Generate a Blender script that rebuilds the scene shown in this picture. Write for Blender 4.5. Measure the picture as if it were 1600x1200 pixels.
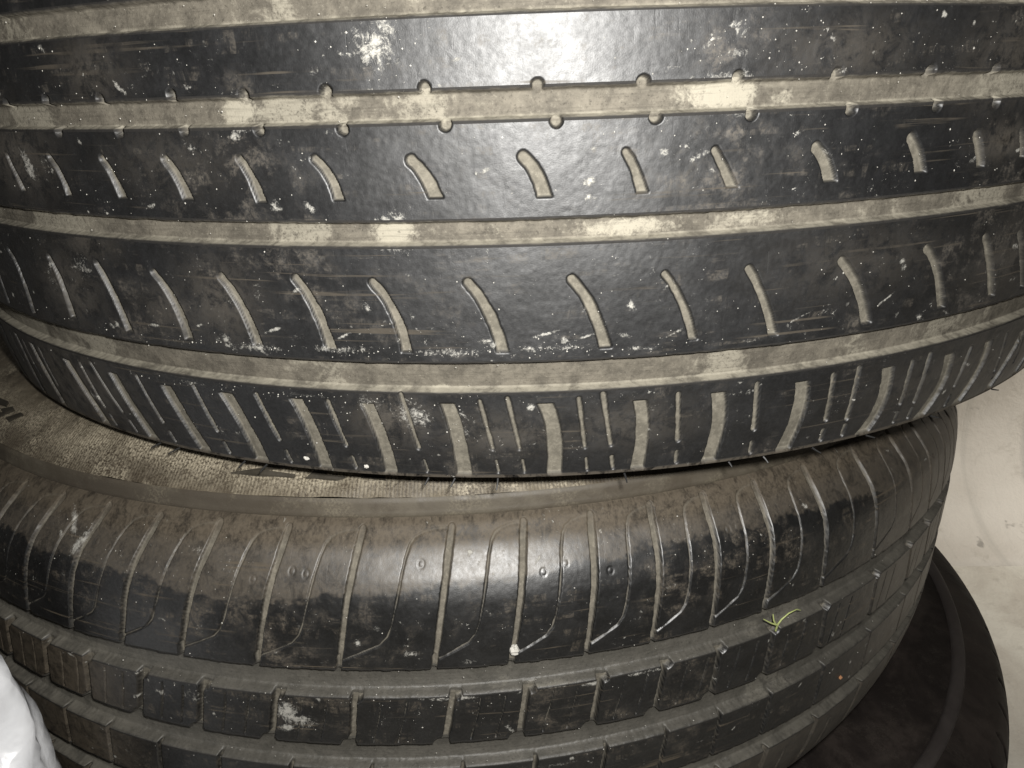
import bpy, math, random
import numpy as np
from mathutils import Vector, Matrix

for o in list(bpy.data.objects): bpy.data.objects.remove(o)
scene = bpy.context.scene
COL = scene.collection
FLOOR = 0.565                      # height of the lens above the floor, metres

# ------------------------------------------------------------------ camera
PITCH, YAW, ROLL = math.radians(22.3928), math.radians(-0.96659), math.radians(-0.72883)
fw = Vector((math.sin(YAW)*math.cos(PITCH), math.cos(YAW)*math.cos(PITCH), -math.sin(PITCH)))
rt = fw.cross(Vector((0, 0, 1))).normalized(); up = rt.cross(fw)
rt2 = rt*math.cos(ROLL)+up*math.sin(ROLL); up2 = -rt*math.sin(ROLL)+up*math.cos(ROLL)
CAM = Vector((0, 0, FLOOR))
cd = bpy.data.cameras.new('camera'); cam = bpy.data.objects.new('camera', cd); COL.objects.link(cam)
M = Matrix((rt2, up2, -fw)).transposed().to_4x4(); M.translation = CAM; cam.matrix_world = M
cd.sensor_width = 36; cd.lens = 1104.73/1600*36; cd.clip_start = .005; cd.clip_end = 50
scene.camera = cam

# ------------------------------------------------------------------ light
world = bpy.data.worlds.new('World'); scene.world = world; world.use_nodes = True
bg = world.node_tree.nodes['Background']
bg.inputs[0].default_value = (1.0, .96, .88, 1); bg.inputs[1].default_value = 0.05

def area(name, loc, target, size, power, col):
    l = bpy.data.lights.new(name, 'AREA'); l.shape = 'DISK'; l.size = size; l.energy = power; l.color = col
    o = bpy.data.objects.new(name, l); COL.objects.link(o); o.location = loc
    o.rotation_euler = (Vector(target)-Vector(loc)).to_track_quat('-Z', 'Y').to_euler(); return o
fl = bpy.data.lights.new('phone_flash', 'POINT'); fl.energy = 6.0; fl.shadow_soft_size = .006; fl.color = (1.0, .98, .94)
fo = bpy.data.objects.new('phone_flash', fl); COL.objects.link(fo); fo.location = CAM+up2*.017+rt2*.013
sl = bpy.data.lights.new('wall_fill_spot', 'SPOT'); sl.energy = 128; sl.spot_size = math.radians(44); sl.spot_blend = 1; sl.shadow_soft_size = .08; sl.color = (1.0, .95, .86)  # added fill spot without a visible source, brightens the wall and floor edge
so = bpy.data.objects.new('wall_fill_spot', sl); COL.objects.link(so); so.location = (1.35, -.2, 1.7)
so.rotation_euler = (Vector((1.0, .74, .0))-Vector((1.35, -.2, 1.7))).to_track_quat('-Z', 'Y').to_euler()

scene.view_settings.view_transform = 'Standard'
try: scene.view_settings.look = 'None'
except Exception: pass
scene.view_settings.exposure = 0; scene.view_settings.gamma = 1
scene.render.engine = 'CYCLES'

# ------------------------------------------------------------------ node helpers
class NT:
    def __init__(s, name):
        s.m = bpy.data.materials.new(name); s.m.use_nodes = True; s.t = s.m.node_tree
        s.b = s.t.nodes['Principled BSDF']
    def n(s, typ, **kw):
        k = s.t.nodes.new(typ)
        for a, v in kw.items(): setattr(k, a, v)
        return k
    def put(s, sock, v):
        if isinstance(v, bpy.types.NodeSocket): s.t.links.new(v, sock)
        elif isinstance(v, (tuple, list)) and len(v) == 3 and sock.type == 'RGBA': sock.default_value = (*v, 1)
        else: sock.default_value = v
    def math(s, op, a, b=0.0, c=None, clamp=False):
        k = s.n('ShaderNodeMath', operation=op, use_clamp=clamp); s.put(k.inputs[0], a); s.put(k.inputs[1], b)
        if c is not None: s.put(k.inputs[2], c)
        return k.outputs[0]
    def mix(s, f, a, b):
        k = s.n('ShaderNodeMix', data_type='RGBA'); s.put(k.inputs[0], f); s.put(k.inputs[6], a); s.put(k.inputs[7], b); return k.outputs[2]
    def lerp(s, f, a, b):
        k = s.n('ShaderNodeMix', data_type='FLOAT'); s.put(k.inputs[0], f); s.put(k.inputs[2], a); s.put(k.inputs[3], b); return k.outputs[0]
    def ramp(s, v, lo, hi, a=0.0, b=1.0):
        k = s.n('ShaderNodeMapRange', interpolation_type='SMOOTHSTEP'); s.put(k.inputs[0], v)
        k.inputs[1].default_value = lo; k.inputs[2].default_value = hi; k.inputs[3].default_value = a; k.inputs[4].default_value = b
        return k.outputs[0]
    def attr(s, name):
        k = s.n('ShaderNodeAttribute'); k.attribute_name = name; return k
    def scale(s, vec, sx, sy, sz, off=(0, 0, 0)):
        k = s.n('ShaderNodeMapping'); s.put(k.inputs[0], vec); k.inputs[3].default_value = (sx, sy, sz); k.inputs[1].default_value = off
        return k.outputs[0]
    def noise(s, vec, sc, det=4, rough=.6, dist=0.0):
        k = s.n('ShaderNodeTexNoise'); s.put(k.inputs['Vector'], vec); k.inputs['Scale'].default_value = sc
        k.inputs['Detail'].default_value = det; k.inputs['Roughness'].default_value = rough; k.inputs['Distortion'].default_value = dist
        return k.outputs[0]
    def voro(s, vec, sc, out=0, rnd=1.0):
        k = s.n('ShaderNodeTexVoronoi'); s.put(k.inputs['Vector'], vec); k.inputs['Scale'].default_value = sc
        k.inputs['Randomness'].default_value = rnd; return k.outputs[out]
    def bump(s, h, strength, dist, normal=None):
        k = s.n('ShaderNodeBump'); s.put(k.inputs['Height'], h); k.inputs['Strength'].default_value = strength
        k.inputs['Distance'].default_value = dist
        if normal is not None: s.put(k.inputs['Normal'], normal)
        return k.outputs[0]
    def out(s, col, rough, normal=None, spec=.5):
        s.put(s.b.inputs['Base Color'], col); s.put(s.b.inputs['Roughness'], rough)
        s.put(s.b.inputs['Specular IOR Level'], spec)
        if normal is not None: s.put(s.b.inputs['Normal'], normal)
        return s.m

def rubber(name, seed, black, film, dustc, film_amt, rough, speck=.5, spec=.5, grain=1.0, ior=1.5, fspec=None, lo_film=.1):
    """worn tread rubber: black, a patchy film of dust, pale specks, fine grain"""
    k = NT(name); tc = k.attr('tc').outputs['Vector']; gr = k.attr('groove').outputs['Fac']; sm = k.attr('smear').outputs['Fac']; fm = k.attr('film').outputs['Fac']
    o = (seed*3.1, seed*1.7, seed*.9)
    v = k.scale(tc, 1, 1, 1, o)
    big = k.noise(v, 22, 5, .62, .4); mid = k.noise(v, 120, 6, .7, .3); fine = k.noise(v, 900, 4, .7)
    streak = k.noise(k.scale(tc, 12, 90, 60, o), 3.2, 4, .6)
    micro = k.noise(v, 2600, 2, .6)
    f1 = k.math('MULTIPLY', k.ramp(big, .50, .66), k.ramp(mid, .46, .62))
    diag = k.noise(k.scale(k.scale(tc, 1, 1, 1, o), 150, 45, 60), 1, 5, .7, 1.2)
    f1 = k.math('ADD', k.math('MULTIPLY', f1, film_amt), k.math('MULTIPLY', k.math('MULTIPLY', k.ramp(streak, .52, .62), k.ramp(diag, .48, .62)), film_amt*.7))
    f1 = k.math('MULTIPLY', f1, k.ramp(fine, .36, .60, .12, 1.15), clamp=True)
    fmn = k.math('MULTIPLY', fm, k.math('ADD', k.ramp(k.noise(v, 170, 6, .75, .5), .36, .56, lo_film, .95), k.ramp(fine, .4, .6, -.15, .15)), clamp=True)
    f1 = k.math('MAXIMUM', f1, fmn)
    col = k.mix(f1, k.mix(k.ramp(mid, .3, .7), black, tuple(c*1.9 for c in black)), film)
    # pale specks: two sizes, only where a mottled mask lets them
    d1 = k.voro(k.scale(tc, 1, 1, 1, o), 420); d2 = k.voro(k.scale(tc, 1, 1.0, 1, (o[1], o[0], 0)), 950)
    msk = k.ramp(k.noise(v, 60, 4, .7), .50, .66)
    s1 = k.math('MULTIPLY', k.ramp(k.noise(v, 520, 4, .75, .4), .625, .67), k.ramp(k.noise(v, 130, 3, .7), .52, .62))
    s2 = k.math('MULTIPLY', k.ramp(k.noise(v, 1300, 3, .7), .64, .70), k.ramp(k.noise(v, 260, 3, .8), .50, .62))
    sp = k.math('MULTIPLY', k.math('ADD', s1, s2, clamp=True), k.math('ADD', k.math('MULTIPLY', msk, speck), speck*.05), clamp=True)
    # plaster smears
    smn = k.math('MULTIPLY', k.ramp(k.noise(v, 260, 6, .75, .6), .34, .62), 1.0)
    smf = k.math('MULTIPLY', k.ramp(k.math('ADD', k.math('ADD', k.math('MULTIPLY', k.noise(v, 330, 6, .8, .8), 1.0), k.math('MULTIPLY', fine, .5)), k.math('MULTIPLY', sm, .42)), .95, 1.17), k.ramp(sm, .05, .4), clamp=True)
    pale = k.math('MAXIMUM', sp, k.math('MULTIPLY', smf, k.ramp(fine, .30, .56, .45, 1)))
    # thin rub marks running round the tyre
    scr = k.math('MULTIPLY', k.ramp(k.noise(k.scale(tc, 14, 620, 200, o), 1, 3, .55, .3), .60, .68), k.ramp(k.noise(v, 34, 3, .6), .47, .60))
    col = k.mix(k.math('MULTIPLY', scr, .85), col, film)
    col = k.mix(pale, col, (.27, .262, .238))
    # dust lying in the sipes
    gd = k.mix(k.ramp(k.noise(v, 340, 5, .7), .35, .7), tuple(c*.75 for c in dustc), tuple(c*1.25 for c in dustc))
    gd = k.mix(k.ramp(fine, .52, .75, 0, .5), gd, tuple(min(1, c*1.9) for c in dustc))
    col = k.mix(gr, col, gd)
    r = k.lerp(f1, rough, rough+.12); r = k.math('ADD', r, k.ramp(mid, .35, .7, -.03, .04))
    r = k.lerp(k.math('MAXIMUM', gr, pale), r, .8)
    h = k.math('ADD', k.math('MULTIPLY', fine, .24), k.math('MULTIPLY', micro, .32))
    h = k.math('ADD', h, k.math('MULTIPLY', pale, .5)); h = k.math('ADD', h, k.math('MULTIPLY', k.ramp(k.noise(k.scale(tc, 60, 8, 60, o), 14, 3, .6), .62, .8), -.25))
    nrm = k.bump(h, .38*grain, .00024)
    k.b.inputs['IOR'].default_value = ior
    sp_ = k.lerp(fmn, spec, fspec if fspec is not None else spec)
    sp_ = k.math('MULTIPLY', sp_, k.ramp(k.noise(v, 45, 3, .6, .5), .36, .64, 1.08, .84)); sp_ = k.math('MULTIPLY', sp_, k.ramp(fine, .3, .7, 1.14, .84))
    sp_ = k.math('MULTIPLY', sp_, k.math('SUBTRACT', 1.0, k.math('MULTIPLY', scr, .7)))
    sp_ = k.math('MULTIPLY', sp_, k.math('SUBTRACT', 1.0, k.math('MULTIPLY', k.ramp(fm, .66, .95), .85)))
    sp_ = k.lerp(k.math('MAXIMUM', gr, pale), sp_, .1)
    return k.out(col, r, nrm, sp_)

def groove_mat(name, seed, c_dark, c_mid, c_pale, pale_lo=.56, rough=.72, spec=.35):
    """dusty floor of a circumferential groove"""
    k = NT(name); tc = k.attr('tc').outputs['Vector']; gr = k.attr('groove').outputs['Fac']; sm = k.attr('smear').outputs['Fac']; lip = k.attr('film').outputs['Fac']
    o = (seed*2.3, seed*1.1, seed*.7); v = k.scale(tc, 1, 1, 1, o)
    lng = k.noise(k.scale(tc, 1, .25, .2, o), 16, 3, .55); mid = k.noise(v, 150, 6, .7, .3); fine = k.noise(v, 1000, 4, .75)
    col = k.mix(k.ramp(mid, .3, .7), c_dark, c_mid)
    brk = k.math('ADD', lng, k.math('MULTIPLY', k.math('SUBTRACT', mid, .5), .35))
    p = k.math('MULTIPLY', k.ramp(brk, pale_lo, pale_lo+.05), k.ramp(fine, .30, .55, .35, 1))
    col = k.mix(k.math('MULTIPLY', p, .8), col, c_pale)
    col = k.mix(k.ramp(fine, .55, .72, 0, .45), col, c_pale)
    col = k.mix(k.ramp(fine, .46, .30, 0, .55), col, tuple(c*.45 for c in c_dark))
    smf = k.math('MULTIPLY', k.ramp(k.math('ADD', k.math('ADD', k.math('MULTIPLY', k.noise(v, 260, 6, .78, .8), .8), k.math('MULTIPLY', fine, .35)), k.math('MULTIPLY', sm, .42)), .74, .98), k.ramp(sm, .05, .4), clamp=True)
    col = k.mix(smf, col, tuple(min(1, c*1.15) for c in c_pale))
    hl = k.math('MULTIPLY', k.ramp(k.noise(k.scale(tc, 60, 1400, 300, o), 1, 4, .65), .5, .68), .28)
    col = k.mix(hl, col, tuple(c*.5 for c in c_dark))
    pit = k.math('MULTIPLY', k.ramp(k.noise(v, 700, 4, .8), .60, .68), .5); col = k.mix(pit, col, tuple(c*.35 for c in c_dark))
    col = k.mix(k.math('MULTIPLY', lip, k.ramp(mid, .35, .6, .25, 1)), col, c_pale)
    col = k.mix(gr, (.018, .017, .016), col)
    st = k.noise(k.scale(tc, 40, 900, 300, o), 1, 3, .6)
    h = k.math('ADD', k.math('MULTIPLY', fine, .6), k.math('ADD', k.math('MULTIPLY', mid, .8), k.math('MULTIPLY', st, .35)))
    return k.out(col, rough, k.bump(h, .6, .0004), spec)

def sidewall_mat(name, seed, c_dark, c_mid, c_pale, rough=.6, dusty=.5, spec=.4):
    k = NT(name); tc = k.attr('tc').outputs['Vector']; gr = k.attr('groove').outputs['Fac']; sm = k.attr('smear').outputs['Fac']
    o = (seed*1.3, seed*2.1, seed*.4); v = k.scale(tc, 1, 1, 1, o)
    big = k.noise(k.scale(tc, .55, 1, 1, o), 30, 5, .6, .5); mid = k.noise(v, 130, 6, .7, .3); fine = k.noise(v, 1100, 4, .75)
    a = k.math('MULTIPLY', k.ramp(big, .36, .64), k.ramp(mid, .28, .62, .25, 1))
    col = k.mix(a, c_dark, c_mid)
    q = k.math('MULTIPLY', k.ramp(k.noise(v, 60, 5, .7), .48, .66), k.ramp(fine, .42, .62))
    col = k.mix(k.math('MULTIPLY', q, dusty), col, c_pale)
    col = k.mix(k.math('MULTIPLY', sm, k.ramp(fine, .38, .58), clamp=True), col, c_pale)
    col = k.mix(gr, col, tuple(c*.4 for c in c_dark))
    h = k.math('ADD', k.math('MULTIPLY', fine, .6), k.math('MULTIPLY', mid, .7))
    return k.out(col, k.math('ADD', k.ramp(mid, .3, .7, rough-.08, rough+.1), 0), k.bump(h, .3, .0004), spec)

# ------------------------------------------------------------------ measured tread features: [theta, z] points and a width
FEAT = {
  'short': [[[-0.5143,-0.0127],[-0.5084,-0.0176],[-0.5016,-0.0228],0.00244],[[-0.4421,-0.0122],[-0.4321,-0.0169],[-0.4279,-0.0231],0.0025],[[-0.3699,-0.0125],[-0.3622,-0.0165],[-0.3554,-0.023],0.0028],[[-0.2986,-0.0124],[-0.2894,-0.0167],[-0.2826,-0.0228],0.00299],[[-0.2259,-0.0124],[-0.2183,-0.0167],[-0.212,-0.0233],0.00261],[[-0.161,-0.0127],[-0.1504,-0.0168],[-0.1447,-0.0228],0.00269],[[-0.0842,-0.0134],[-0.0741,-0.0172],[-0.0661,-0.0226],0.00371],[[0.001,-0.0133],[0.011,-0.0172],[0.0178,-0.0231],0.00353],[[0.0785,-0.0131],[0.0866,-0.0174],[0.0935,-0.023],0.0025],[[0.1479,-0.0136],[0.1564,-0.0178],[0.166,-0.0228],0.0024],[[0.233,-0.0142],[0.243,-0.0177],[0.2513,-0.023],0.00395],[[0.3228,-0.0133],[0.3338,-0.0176],[0.3416,-0.0226],0.00339],[[0.3974,-0.0137],[0.4073,-0.0182],[0.4142,-0.0227],0.00276],[[0.4588,-0.0138],[0.4668,-0.0174],[0.4725,-0.0213],0.00216]],
  'long': [[[-0.5781,-0.0433],[-0.5665,-0.0511],[-0.5675,-0.0653],0.00357],[[-0.4913,-0.0428],[-0.482,-0.0505],[-0.4804,-0.0625],0.0038],[[-0.4136,-0.0428],[-0.4004,-0.0525],[-0.393,-0.0636],0.0036],[[-0.3396,-0.0435],[-0.3227,-0.0521],[-0.3156,-0.0636],0.00373],[[-0.2644,-0.0435],[-0.2492,-0.0518],[-0.2394,-0.0634],0.00339],[[-0.1916,-0.0431],[-0.1773,-0.0513],[-0.1681,-0.0635],0.00356],[[-0.1236,-0.0438],[-0.1076,-0.0522],[-0.0994,-0.0636],0.00324],[[-0.0443,-0.0441],[-0.028,-0.0523],[-0.0167,-0.0637],0.0035],[[0.0398,-0.0439],[0.0572,-0.052],[0.0702,-0.0635],0.00335],[[0.116,-0.0438],[0.1328,-0.0517],[0.1464,-0.0628],0.00256],[[0.1886,-0.0439],[0.2063,-0.0529],[0.2213,-0.0639],0.0029],[[0.2765,-0.0443],[0.3004,-0.053],[0.3185,-0.0641],0.00439],[[0.3704,-0.0438],[0.3914,-0.0512],[0.4115,-0.0636],0.00399],[[0.4483,-0.0434],[0.4674,-0.0517],[0.4904,-0.0639],0.00368],[[0.505,-0.0441],[0.5241,-0.0519],[0.5493,-0.0638],0.00253]],
  'bar': [[[-0.6742,-0.0788],[-0.6697,-0.0879],[-0.6731,-0.0967],0.00625],[[-0.623,-0.0796],[-0.6135,-0.0908],[-0.6075,-0.1001],0.00677],[[-0.5369,-0.0804],[-0.5205,-0.0907],[-0.5065,-0.1023],0.0056],[[-0.448,-0.0805],[-0.4349,-0.0917],[-0.4207,-0.1041],0.00508],[[-0.3682,-0.0809],[-0.3552,-0.0928],[-0.344,-0.1039],0.00547],[[-0.2921,-0.0803],[-0.2787,-0.0913],[-0.2711,-0.1041],0.00504],[[-0.2141,-0.0798],[-0.2033,-0.0904],[-0.1981,-0.1041],0.00443],[[-0.1431,-0.08],[-0.1333,-0.0914],[-0.1298,-0.1045],0.0041],[[-0.0682,-0.0794],[-0.061,-0.0899],[-0.0568,-0.1046],0.00458],[[0.0196,-0.0798],[0.0282,-0.0905],[0.0294,-0.1046],0.0047],[[0.1044,-0.0804],[0.1103,-0.09],[0.11,-0.1049],0.0042],[[0.1777,-0.0802],[0.1844,-0.0911],[0.1812,-0.105],0.00458],[[0.2633,-0.0802],[0.2677,-0.0911],[0.2621,-0.1051],0.00588],[[0.3648,-0.0806],[0.371,-0.0941],[0.3591,-0.1054],0.00614],[[0.4543,-0.0814],[0.4589,-0.0935],[0.4431,-0.1057],0.00575],[[0.5236,-0.0812],[0.5259,-0.0925],[0.512,-0.104],0.00553],[[0.6049,-0.0827],[0.598,-0.0917],[0.5818,-0.1044],0.006]],
  'thin': [[[-0.602,-0.0805],[-0.5941,-0.0946],0.00328],[[-0.5057,-0.0802],[-0.4913,-0.0963],0.00215],[[-0.4827,-0.0787],[-0.4583,-0.0958],0.00242],[[-0.4077,-0.0796],[-0.392,-0.0959],0.00232],[[-0.3292,-0.0794],[-0.3161,-0.0952],0.00188],[[-0.2558,-0.0797],[-0.2419,-0.0951],0.00186],[[-0.1811,-0.0801],[-0.17,-0.0952],0.0016],[[-0.1099,-0.0767],[-0.0981,-0.0948],0.0016],[[-0.0388,-0.0788],[-0.0285,-0.0948],0.00148],[[-0.0138,-0.078],[-0.0035,-0.0949],0.00163],[[0.0495,-0.0788],[0.0572,-0.0951],0.00161],[[0.0709,-0.0777],[0.0811,-0.0947],0.00179],[[0.1399,-0.0795],[0.1455,-0.0951],0.00194],[[0.2158,-0.0788],[0.2222,-0.0945],0.00242],[[0.2972,-0.0796],[0.3034,-0.0957],0.00241],[[0.326,-0.0787],[0.3307,-0.097],0.00292],[[0.3964,-0.0805],[0.4012,-0.0962],0.00286],[[0.4205,-0.0795],[0.4237,-0.0971],0.0031],[[0.4894,-0.0815],[0.488,-0.0957],0.00295],[[0.5603,-0.0813],[0.5725,-0.0962],0.0033]],
  'notchU': [[[-0.4882,0.002],[-0.4882,0.002],0],[[-0.425,0.0027],[-0.425,0.0027],0],[[-0.3552,0.0025],[-0.3552,0.0025],0],[[-0.2792,0.0031],[-0.2792,0.0031],0],[[-0.2136,0.0024],[-0.2136,0.0024],0],[[-0.1459,0.0026],[-0.1459,0.0026],0],[[-0.0704,0.0026],[-0.0704,0.0026],0],[[0.0118,0.0024],[0.0118,0.0024],0],[[0.0888,0.0022],[0.0888,0.0022],0],[[0.1606,0.0025],[0.1606,0.0025],0],[[0.2411,0.0024],[0.2411,0.0024],0],[[0.3289,0.0023],[0.3289,0.0023],0],[[0.4018,0.0021],[0.4018,0.0021],0]],
  'notchL': [[[-0.4187,-0.0053],[-0.4187,-0.0053],0],[[-0.342,-0.0053],[-0.342,-0.0053],0],[[-0.2731,-0.0052],[-0.2731,-0.0052],0],[[-0.2044,-0.0055],[-0.2044,-0.0055],0],[[-0.1356,-0.0057],[-0.1356,-0.0057],0],[[-0.0565,-0.0054],[-0.0565,-0.0054],0],[[0.026,-0.0055],[0.026,-0.0055],0],[[0.0998,-0.0054],[0.0998,-0.0054],0],[[0.1737,-0.0057],[0.1737,-0.0057],0],[[0.2589,-0.0056],[0.2589,-0.0056],0],[[0.3433,-0.0057],[0.3433,-0.0057],0],[[0.4126,-0.0057],[0.4126,-0.0057],0]],
  'thick2': [[[-0.4359,-0.1495],[-0.4588,-0.1645],[-0.4738,-0.1904],0.00306],[[-0.358,-0.1482],[-0.3745,-0.1612],[-0.3911,-0.1907],0.00289],[[-0.276,-0.1476],[-0.2914,-0.1609],[-0.3109,-0.192],0.00306],[[-0.2003,-0.1477],[-0.2063,-0.1616],[-0.2292,-0.1925],0.003],[[-0.1082,-0.1481],[-0.1166,-0.1629],[-0.1357,-0.1927],0.00275],[[-0.0216,-0.148],[-0.0278,-0.1642],[-0.0424,-0.193],0.00283],[[0.0821,-0.1486],[0.0756,-0.1647],[0.0622,-0.1934],0.003],[[0.1659,-0.1488],[0.1595,-0.1665],[0.1465,-0.1933],0.00329],[[0.2508,-0.1496],[0.2411,-0.1694],[0.2305,-0.1926],0.00324],[[0.319,-0.1505],[0.3177,-0.1655],[0.3092,-0.1927],0.00319],[[0.3993,-0.151],[0.3931,-0.17],[0.3858,-0.1921],0.00332],[[0.4816,-0.1528],[0.473,-0.1674],[0.4625,-0.1916],0.00384],[[0.5726,-0.1554],[0.5658,-0.1732],[0.561,-0.1917],0.00431],[[0.6774,-0.1643],[0.6761,-0.1799],[0.6749,-0.1918],0.00524],[[0.7811,-0.1769],[0.7839,-0.1847],[0.7897,-0.1937],0.00639]],
  'lat2': [[[-0.4527,-0.199],[-0.468,-0.2196],0.00258],[[-0.3774,-0.2002],[-0.3879,-0.2206],0.00206],[[-0.2915,-0.2001],[-0.3062,-0.2213],0.00224],[[-0.2083,-0.2007],[-0.2217,-0.2212],0.00242],[[-0.1169,-0.2015],[-0.1306,-0.2214],0.00258],[[-0.0274,-0.202],[-0.0351,-0.2222],0.0029],[[0.0823,-0.2028],[0.0706,-0.2222],0.00292],[[0.1643,-0.2016],[0.1554,-0.2225],0.00306],[[0.2487,-0.2024],[0.2408,-0.2214],0.00286],[[0.328,-0.2016],[0.3191,-0.2215],0.00324],[[0.4017,-0.2003],[0.3956,-0.2207],0.00334],[[0.484,-0.2016],[0.4768,-0.2218],0.00364],[[0.5781,-0.2011],[0.5785,-0.2227],0.00415],[[0.7007,-0.2023],[0.6978,-0.2223],0.00566],[[0.8151,-0.2029],[0.8269,-0.2263],0.00769]],
}

# ------------------------------------------------------------------ numpy helpers
def vnoise(x, y, seed):
    """smooth value noise, roughly -1..1"""
    xi = np.floor(x).astype(np.int64); yi = np.floor(y).astype(np.int64); fx = x-xi; fy = y-yi
    fx = fx*fx*(3-2*fx); fy = fy*fy*(3-2*fy)
    def h(a, b):
        n = (a*374761393+b*668265263+seed*1442695041) & 0xffffffff
        n = ((n ^ (n >> 13))*1274126177) & 0xffffffff
        return ((n ^ (n >> 16)) & 0xffff)/32767.5-1
    return (h(xi, yi)*(1-fx)+h(xi+1, yi)*fx)*(1-fy)+(h(xi, yi+1)*(1-fx)+h(xi+1, yi+1)*fx)*fy
def sstep(x, a, b):
    t = np.clip((x-a)/(b-a), 0, 1); return t*t*(3-2*t)
def pchip(xs, ys, x):
    xs = np.array(xs, float); ys = np.array(ys, float); h = np.diff(xs); dl = np.diff(ys)/h; m = np.zeros_like(ys)
    for i in range(1, len(xs)-1):
        if dl[i-1]*dl[i] > 0:
            w1 = 2*h[i]+h[i-1]; w2 = h[i]+2*h[i-1]; m[i] = (w1+w2)/(w1/dl[i-1]+w2/dl[i])
    m[0] = dl[0]; m[-1] = dl[-1]
    i = np.clip(np.searchsorted(xs, x)-1, 0, len(h)-1); t = (x-xs[i])/h[i]
    return ((1+2*t)*(1-t)**2*ys[i]+t*(1-t)**2*h[i]*m[i]+t*t*(3-2*t)*ys[i+1]+t*t*(t-1)*h[i]*m[i+1])

class Tyre:
    bulge = 0.0
    """frame of one tyre: (theta, radius, z) -> world, with its slight ovality and warp"""
    def __init__(s, R, c, tilt, harm, warp, zc):
        s.R = R; s.c = np.array(c, float); s.h = harm; s.w = warp; s.zc = zc
        a = np.array([tilt[0], tilt[1], 1.]); a /= np.linalg.norm(a)
        u = np.cross([0, 1, 0], a); u /= np.linalg.norm(u); s.u, s.v, s.a = u, np.cross(a, u), a
    def local(s, t, r, z):
        a, b, c, d = s.h
        r = r*(1+s.bulge*np.exp(-((t-1.27)/.30)**2)+a*(np.cos(2*t)-1)+b*np.sin(2*t)+c*(np.cos(3*t)-1)+d*np.sin(3*t))
        zz = z+s.w[0]*np.cos(2*t)+s.w[1]*np.sin(2*t)-s.zc
        X = r*np.sin(t); Y = -r*np.cos(t)
        return np.stack([X, Y, zz], -1)
    def world(s, t, r, z):
        L = s.local(np.asarray(t, float), r, z)
        return s.c+L[..., 0:1]*s.u+L[..., 1:2]*s.v+L[..., 2:3]*s.a+np.array([0, 0, FLOOR])
    def matrix(s):
        m = Matrix(((s.u[0], s.v[0], s.a[0]), (s.u[1], s.v[1], s.a[1]), (s.u[2], s.v[2], s.a[2]))).to_4x4()
        m.translation = Vector(s.c)+Vector((0, 0, FLOOR)); return m

def thetas(span, step, coarse=96):
    n = int(2*span/step); f = np.linspace(-span, span, n+1)
    g = np.linspace(span, 2*math.pi-span, coarse+1)[1:-1]
    return np.concatenate([f, g])            # closed loop

def grid_mesh(name, P, tc, groove, smear, mat, parent, close_rows=False, film=0.0):
    """P[nt, nr, 3] closed in theta"""
    nt, nr = P.shape[:2]; me = bpy.data.meshes.new(name)
    idx = np.arange(nt*nr).reshape(nt, nr)
    a = idx; b = np.roll(idx, -1, 0)
    if close_rows: q = np.stack([a, b, np.roll(b, -1, 1), np.roll(a, -1, 1)], -1).reshape(-1, 4)
    else: q = np.stack([a[:, :-1], b[:, :-1], b[:, 1:], a[:, 1:]], -1).reshape(-1, 4)
    q = q[:, ::-1]
    me.vertices.add(nt*nr); me.vertices.foreach_set('co', P.reshape(-1).astype(np.float32))
    me.loops.add(q.size); me.loops.foreach_set('vertex_index', q.reshape(-1).astype(np.int32))
    me.polygons.add(len(q)); me.polygons.foreach_set('loop_start', np.arange(0, q.size, 4, dtype=np.int32))
    me.polygons.foreach_set('loop_total', np.full(len(q), 4, dtype=np.int32))
    me.update(calc_edges=True); me.validate()
    me.polygons.foreach_set('use_smooth', np.ones(len(me.polygons), bool))
    for nm, arr, ty in (('groove', groove, 'FLOAT'), ('smear', smear, 'FLOAT'), ('film', film, 'FLOAT')):
        at = me.attributes.new(nm, ty, 'POINT'); at.data.foreach_set('value', np.broadcast_to(arr, (nt, nr)).reshape(-1).astype(np.float32))
    at = me.attributes.new('tc', 'FLOAT_VECTOR', 'POINT'); at.data.foreach_set('vector', tc.reshape(-1).astype(np.float32))
    me.materials.append(mat)
    o = bpy.data.objects.new(name, me); COL.objects.link(o); o.parent = parent
    return o

def seg_dist(X, Y, ax, ay, bx, by):
    dx, dy = bx-ax, by-ay; L = dx*dx+dy*dy+1e-18
    t = np.clip(((X-ax)*dx+(Y-ay)*dy)/L, 0, 1)
    return np.hypot(X-ax-t*dx, Y-ay-t*dy)

def curve3(p, n=8):
    """smooth a 2 or 3 point stroke"""
    if len(p) != 3: return p
    p = np.array(p); o = []
    for k in range(n+1):
        t = k/n; l0 = (t-.5)*(t-1)*2; l1 = -4*t*(t-1); l2 = 2*t*(t-.5)
        o.append(list(p[0]*l0+p[1]*l1+p[2]*l2))
    return o

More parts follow.
